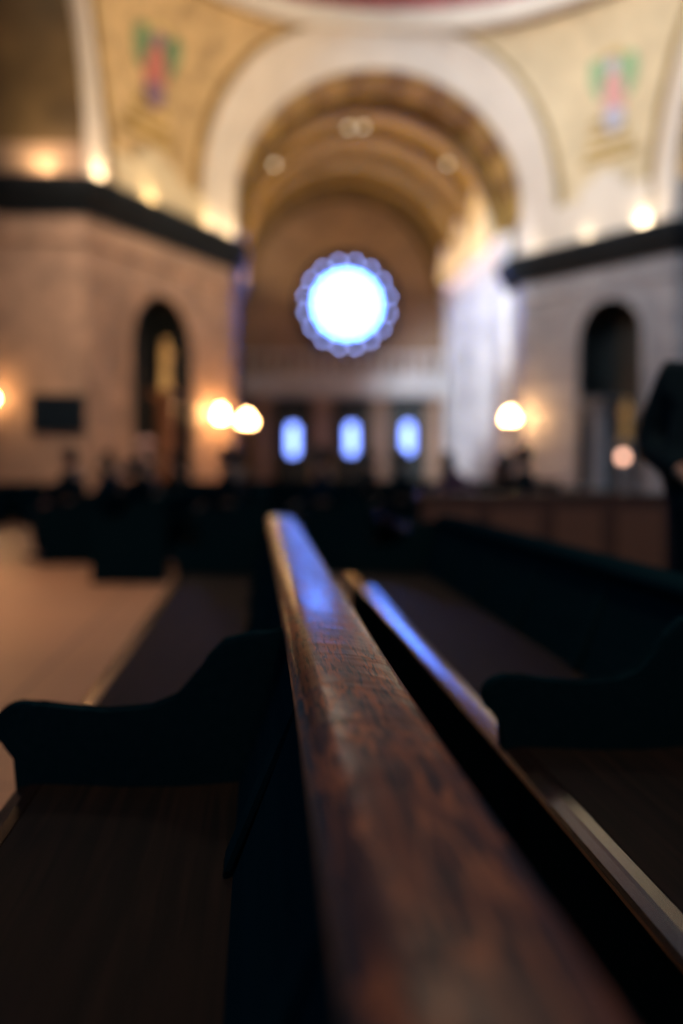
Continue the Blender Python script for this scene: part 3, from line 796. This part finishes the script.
        CACHE[key] = (body, ct, tr, hm, shs)
    body, ct, tr, hm, shs = CACHE[key]
    link_mesh('body', body, 'skin', root)
    c = link_mesh('coat', ct, 'coat_black', root); c.material_slots[0].link = 'OBJECT'; c.material_slots[0].material = M[coat]
    link_mesh('trousers', tr, 'trouser', root); link_mesh('hair', hm, 'hair', root)
    for s_ in shs: link_mesh('shoe', s_, 'shoe', root)
    return root
CACHE = {}
PGp = 'people seated across the aisle'
FX = -PI / 2       # turns a figure to face -X, the way the pews face
seated = [
    (-2.30, 12.4, 'sit', 'coat_black', 'leftmost seated dark-clad person, in the outermost left pew across the aisle'),
    (-2.30, 15.6, 'sit', 'coat_navy', 'seated person in dark navy farther along the outermost left pew'),
    (-1.33, 13.4, 'bow', 'coat_black', 'dark-clad person bowed forward in the second pew from the left'),
    (-1.38, 16.6, 'sit', 'coat_brown', 'seated person in dark brown at the far end of the second pew from the left'),
    (-.36, 11.4, 'sit', 'coat_black', 'dark-clad seated person just left of the worn rail\'s far end'),
    (-.36, 13.6, 'sit', 'coat_navy', 'seated person in navy behind the figure left of the worn rail\'s end'),
    (-.36, 16.6, 'sit', 'coat_black', 'dark-clad seated person farthest along the pew in line with the worn rail'),
    (.72, 11.6, 'sit', 'coat_navy', 'seated person in navy just right of the worn rail\'s far end'),
    (1.80, 12.6, 'sit', 'coat_black', 'dark-clad seated person below the right glowing blue door window'),
    (1.80, 16.2, 'sit', 'coat_black', 'dark-clad seated person below the middle glowing blue door window'),
    (2.85, 15.0, 'sit', 'coat_blue', 'seated person in blue beneath the bright white side wall'),
    (2.85, 13.0, 'bow', 'coat_pink', 'bowed person in mauve beneath the right lit lamp, left of a dark figure'),
    (2.85, 10.6, 'sit', 'coat_black', 'broad dark-clad seated person just right of the lamp, behind the panelled screen'),
    (2.85, 9.95, 'bow', 'coat_black', 'dark-clad person bowed low over the panelled screen, beside the broad dark figure'),
    (3.90, 15.6, 'sit', 'coat_black', 'slim dark-clad seated person directly below the right lit lamp'),
]
for x, y, pose, c_, lab in seated:
    make_person(pose, lab, c_, (x, y, -.010), FX - .2 + random.uniform(-.12, .12), PGp, 1.2 if y == 10.6 else 1.0)
make_person('stand', 'standing person in a long dark coat with clasped hands at the right picture edge', 'coat_black', (1.735, 3.6, 0), FX + 1.0, None, 1.15).scale = (1.05, 1.05, 1.05)

# ------------------------------------------------------------------ statues, pedestals
def statue(label, p, rz, h=1.5, m_='statue_gold'):
    root = thing('statue', label, 'statue', p, rz); k = h / 1.5
    bm = bmesh.new(); V = []
    prof = [(.20, 0), (.21, .06), (.17, .3), (.155, .6), (.15, .85), (.17, 1.0), (.18, 1.12), (.14, 1.22), (.06, 1.27)]
    lathe(bm, [(r * k, z * k) for r, z in prof], n=28)
    for v in bm.verts:
        a = math.atan2(v.co.y, v.co.x); v.co.xy *= 1 + .07 * math.sin(7 * a) * (1 - v.co.z / h); v.co.y *= .8
    obj('robe', bm, m_, root, True)
    bm = bmesh.new(); ball(bm, (0, 0, 1.38 * k), .10 * k, 3, (.85, .95, 1.15)); ball(bm, (0, -.10 * k, 1.37 * k), .018 * k, 2); tube(bm, [(0, 0, 1.2 * k), (0, 0, 1.32 * k)], .045 * k)
    obj('head', bm, m_, root, True)
    for s in (-1, 1):
        bm = bmesh.new(); tube(bm, [(s * .15 * k, 0, 1.16 * k), (s * .24 * k, -.05 * k, .98 * k), (s * .06 * k, -.20 * k, 1.02 * k)], [.055 * k, .05 * k, .03 * k]); ball(bm, (s * .04 * k, -.21 * k, 1.05 * k), .04 * k, 2, (.6, .6, 1.2))
        obj('arm', bm, m_, root, True)
def pedestal(label, p, rz, h, m_, w=.30):
    root = thing('pedestal', label, 'pedestal', p, rz)
    bm = BM((-w * 1.2, w * 1.2, -w * 1.2, w * 1.2, 0, .25), (-w, w, -w, w, .25, .4), bev=.02); obj('base', bm, m_, root)
    bm = bmesh.new(); lathe(bm, [(w * .85, .4), (w * .78, .5), (w * .78, h - .3), (w * .9, h - .2)], n=28); obj('shaft', bm, m_, root, True)
    bm = BM((-w, w, -w, w, h - .2, h - .08), (-w * 1.15, w * 1.15, -w * 1.15, w * 1.15, h - .08, h), bev=.02); obj('capital', bm, m_, root)
uS = u_at(AL, BL, 166); pS = PLf(uS, 0, -.55)
pS = at(166, 392, pS.y); hS = pS.z
aL = math.atan2(nL.y, nL.x) + PI / 2
statue('gilded robed statue on a russet column before the dark left niche', (pS.x, pS.y, hS), aL, 1.45)
pedestal('tall russet marble column carrying the gilded statue at the left niche', (pS.x, pS.y, 0), aL, hS, 'red_column', .32)
pRw = PRf(u_at(BR, AR, 603), 0, 0); aR = math.atan2(nR.y, nR.x) + PI / 2
pP = at(602, 399, pRw.y - .55)
pedestal('broad blue-grey marble pillar below the dark arch of the right niche', (pP.x, pP.y, 0), aR, pP.z, 'grey_pillar', .42)
pS2 = at(626, 441, PRf(u_at(BR, AR, 626), 0, 0).y - .9)
statue('dull gold robed statue on a low plinth at the right niche', tuple(pS2), aR, 1.15)
pedestal('low grey plinth carrying the dull gold statue at the right', (pS2.x, pS2.y, 0), aR, pS2.z, 'grey_pillar', .24)

# ------------------------------------------------------------------ lamps
def sconce(label, p, n2, bulbs='lamp', r=.085, cluster=True):
    """wall lamp with three round globes on a bronze bracket; n2 = direction off the wall"""
    rz = math.atan2(n2.y, n2.x) + PI / 2
    root = thing('wall_lamp', label, 'lamp', tuple(p), rz)      # local -Y points into the room; origin at the wall
    bm = bmesh.new(); box(bm, -.09, .09, -.03, .0, -.42, .05, .01); obj('back_plate', bm, 'bronze', root)
    pts = [(-.13, -.30, -.085), (.13, -.30, -.085), (0, -.30, .10)] if cluster else [(0, -.3, 0)]
    bm = bmesh.new()
    for q in pts: tube(bm, [(0, -.02, -.25), (q[0] * .5, -.2, -.30), (q[0], q[1], q[2] - r - .01)], .014, 8)
    obj('bracket', bm, 'bronze', root)
    for q in pts:
        bm = bmesh.new(); ball(bm, q, r, 3); obj('globe', bm, bulbs, root, True)
uA = u_at(AL, BL, 212); pA = PLf(uA, 0, 0); pA.z = at(217, 414, pA.y).z
sconce('lit three-globe wall lamp beside the left niche, the left one of two', pA, nL)
pB = Vector((BL.x, YF + .6, 0)); 
pBq = at(247, 419, YF - .35); 
sconce('lit three-globe lamp on the left pier corner, close right of another lamp', Vector((pBq.x, YF - .02, pBq.z)), Vector((0, -1)))
pD = at(506, 416, YF - .35)
sconce('lit three-globe lamp on the right pier beside the white wall', Vector((pD.x + .1, YF - .02, pD.z)), Vector((.15, -1)).normalized())
pE = at(-14, 395, AL.y - .3)
for q in (pA + Vector((nL.x, nL.y, 0)) * .5, Vector((pD.x + .12, YF - .5, pD.z))):
    l_ = bpy.data.lights.new('wall_lamp_light', 'POINT'); l_.energy = 60; l_.color = (1.0, .50, .18); l_.shadow_soft_size = .04
    lo = bpy.data.objects.new('wall_lamp_light', l_); COL.objects.link(lo); lo.location = q
sconce('warm wall lamp at the left picture edge', Vector((pE.x, AL.y, pE.z)), Vector((0, -1)))
# dim candle-like lamp on a stand to the right
pG = at(623, 457, 24.0)
ls = thing('standing_lamp', 'single dim round lamp on a slim stand beside the right edge figure', 'lamp', (pG.x, 24.0, 0))
bm = bmesh.new(); lathe(bm, [(.16, 0), (.16, .03), (.05, .06), (.022, .10), (.018, pG.z - .18), (.05, pG.z - .13), (.05, pG.z - .11)], n=20); obj('stand', bm, 'bronze', ls, True)
bm = bmesh.new(); ball(bm, (0, 0, pG.z), .11, 3); obj('globe', bm, 'lamp_small', ls, True)
# small ceiling lamps of the vault
for px, py, Y, lab in ((350, 138, 35.6, 'left one of two tiny lamps at the crown of the gold vault'), (363, 138, 35.6, 'right one of two tiny lamps at the crown of the gold vault'),
                       (276, 166, 35.6, 'tiny dim lamp on the left flank of the gold vault'), (436, 176, 35.6, 'tiny dim lamp on the right flank of the gold vault')):
    p = at(px, py, Y); d = Vector((p.x - XC, p.z - ZS)); q = d.normalized() * (RV - .03)
    lp = thing('ceiling_lamp', lab, 'lamp', (XC + q.x, Y, ZS + q.y)); dx, dz = -q.x / RV, -q.y / RV
    bm = bmesh.new(); tube(bm, [(-dx * .04, 0, -dz * .04), (dx * .14, 0, dz * .14)], .11, 16); obj('housing', bm, 'bronze', lp)
    bm = bmesh.new(); ball(bm, (dx * .17, 0, dz * .17), .085, 2); obj('bulb', bm, 'lamp_ceiling', lp, True)

# ------------------------------------------------------------------ other things
q0, q1 = at(30, 394, AL.y), at(86, 433, AL.y)
tv = thing('wall_screen', 'black rectangular screen on the tan wall left of the niche', 'screen', ((q0.x + q1.x) / 2, AL.y, (q0.z + q1.z) / 2))
hw, hh = (q1.x - q0.x) / 2, (q0.z - q1.z) / 2
obj('casing', BM((-hw, hw, -.10, 0, -hh, hh), bev=.015), 'shoe', tv); obj('display', BM((-hw + .05, hw - .05, -.106, -.10, -hh + .05, hh - .05)), 'screen', tv)
def bouquet(label, x, y, h, w, fl, cat='flowers'):
    root = thing('flower_arrangement' if fl else 'potted_plant', label, cat, (x, y, 0))
    bm = bmesh.new(); lathe(bm, [(.14, 0), (.16, .04), (.08, .12), (.07, h * .35), (.2, h * .55), (.22, h * .6), (.17, h * .6)], n=24); obj('urn', bm, 'pot', root, True)
    bm = bmesh.new()
    for k in range(60):
        a, e, r = random.uniform(0, 2 * PI), random.uniform(.1, 1.4), random.uniform(.5, 1) * w
        c = Vector((math.cos(a) * math.cos(e) * r, math.sin(a) * math.cos(e) * r, h * .6 + math.sin(e) * (h * .4)))
        t = Vector((math.cos(a), math.sin(a), .8)).normalized() * .13; s_ = t.orthogonal().normalized() * .035
        vs = [bm.verts.new(v) for v in (c, c + t * .5 + s_, c + t, c + t * .5 - s_)]; bm.faces.new(vs)
    obj('leaves', bm, 'leaf', root)
    if fl:
        for k in range(14):
            a, e = random.uniform(0, 2 * PI), random.uniform(.2, 1.4)
            bm = bmesh.new(); ball(bm, (math.cos(a) * math.cos(e) * w, math.sin(a) * math.cos(e) * w, h * .62 + math.sin(e) * h * .4), .085, 2, (1, 1, .7))
            obj('blossom', bm, 'petal', root, True)
x_, y_ = at(145, 440, 24.6).x, 24.6
bouquet('pale pink flowers in a stone urn at the foot of the left niche', x_, y_, 1.75, .34, True)
bouquet('green plant in a stone urn under the right side of the dark wall screen', at(106, 470, 22.5).x, 22.5, 1.25, .26, False, 'plant')

# ------------------------------------------------------------------ light
def area(name, loc, target, size, power, col, sy=None, spread=None):
    l = bpy.data.lights.new(name, 'AREA'); l.energy = power; l.color = col; l.size = size
    if sy: l.shape = 'RECTANGLE'; l.size_y = sy
    if spread: l.spread = spread
    o = bpy.data.objects.new(name, l); COL.objects.link(o); o.location = loc
    o.rotation_euler = (Vector(target) - Vector(loc)).to_track_quat('-Z', 'Y').to_euler(); return o
def spot(name, loc, target, power, col, ang=40, blend=.6, rad=.4):
    l = bpy.data.lights.new(name, 'SPOT'); l.energy = power; l.color = col; l.spot_size = math.radians(ang); l.spot_blend = blend; l.shadow_soft_size = rad
    o = bpy.data.objects.new(name, l); COL.objects.link(o); o.location = loc
    o.rotation_euler = (Vector(target) - Vector(loc)).to_track_quat('-Z', 'Y').to_euler(); return o
W_ = (1.0, .74, .42); WW = (1.0, .82, .58); CO = (.80, .88, 1.0)
def off(P, u, z, o): 
    p = P(u, z, o); return (p.x, p.y, p.z)
# uplights lying on the pier cornices
LwL = (BL - AL).length; LwR = (AR - BR).length
for u, pw in ((.35, 16), (2.5, 10), (5.6, 18), (6.8, 14)):
    area('cornice_uplight', off(PLf, u, ZL + .10, -.36), off(PLf, u, 20, -.1), .3, pw, W_)
for u, pw in ((.7, 3), (2.8, 4), (LwR - .9, 16)):
    area('cornice_uplight', off(PRf, u, ZR + .10, -.36), off(PRf, u, 20, -.1), .3, pw, WW)
area('cornice_uplight', (at(40, 172, 24).x, AL.y - .36, ZL + .10), (at(40, 172, 24).x, AL.y - .1, 20), .25, 26, W_)
area('cornice_uplight', (12.5, AR.y - .36, ZR + .10), (12.5, AR.y, 20), .25, 30, W_)
# uplights along the transept cornices
for y, pw in ((34.5, 110), (38, 110), (41.5, 70)):
    area('vault_uplight', (XC - RV + .35, y, ZS + .05), (XC, y, ZS + 6), .3, pw, W_)
for y, pw in ((35, 50), (38.2, 50), (41, 35)):
    area('vault_uplight', (XC + RV - 1.6, y, ZS - .3), (XC + RV - .2, y, ZS + 2), .3, pw, W_)
# added warm fills and cool spots
area('dome_fill', (XC - 3, 20, 17.5), (XC - 4, 20, 0), 5, 420, (1.0, .70, .46))  # added warm overhead fill, no fixture stands there
spot('added_cool_spot', (.6, 18, 13.2), (XC + RV, 38.8, 4.6), 27000, (.80, .88, 1.0), 23, .7, .8)  # added spot that whitens the right transept wall
spot('added_cool_spot', (-3.0, 15, 19), (10, 28, 10), 16500, (.97, .98, 1.0), 60, 1, 1.5)  # added spot that brightens the arch and right pendentive
spot('added_cool_spot', (0, 12, 16), (10, 28, 4.5), 4200, (.86, .90, 1.0), 44, .8, 1.5)  # added cool spot for the right pier wall
spot('pendentive_fill', (7, 17, 9.5), (-1.5, 28.5, 11.5), 6500, (1.0, .80, .55), 60, 1, .8)  # added warm spot aimed at the left pendentive
spot('floor_fill', (-5.5, 11, 13), (-5.2, 8.5, 0), 4000, (1.0, .62, .36), 46, .8, 1.2)  # added warm spot that lights the tan floor
spot('pier_fill', (-4, 15, 12), (-4.2, 26, 4), 8500, (1.0, .72, .50), 50, .9, 1.2)  # added warm spot that brightens the left pier
area('nave_fill', (1.6, .6, 7.5), (.6, 2, 0), 1.2, 150, (1.0, .66, .42))  # added warm fill that lifts the near rail
spot('statue_fill', (-3.2, 24.5, 1.6), tuple(pS + Vector((0, 0, .8))), 160, (1.0, .75, .45), 26, .6, .05)  # added small spot that brightens the gilded statue
w = bpy.data.worlds.new('world'); S.world = w; w.use_nodes = True
w.node_tree.nodes['Background'].inputs['Color'].default_value = (.03, .45, .85, 1)
w.node_tree.nodes['Background'].inputs['Strength'].default_value = .14
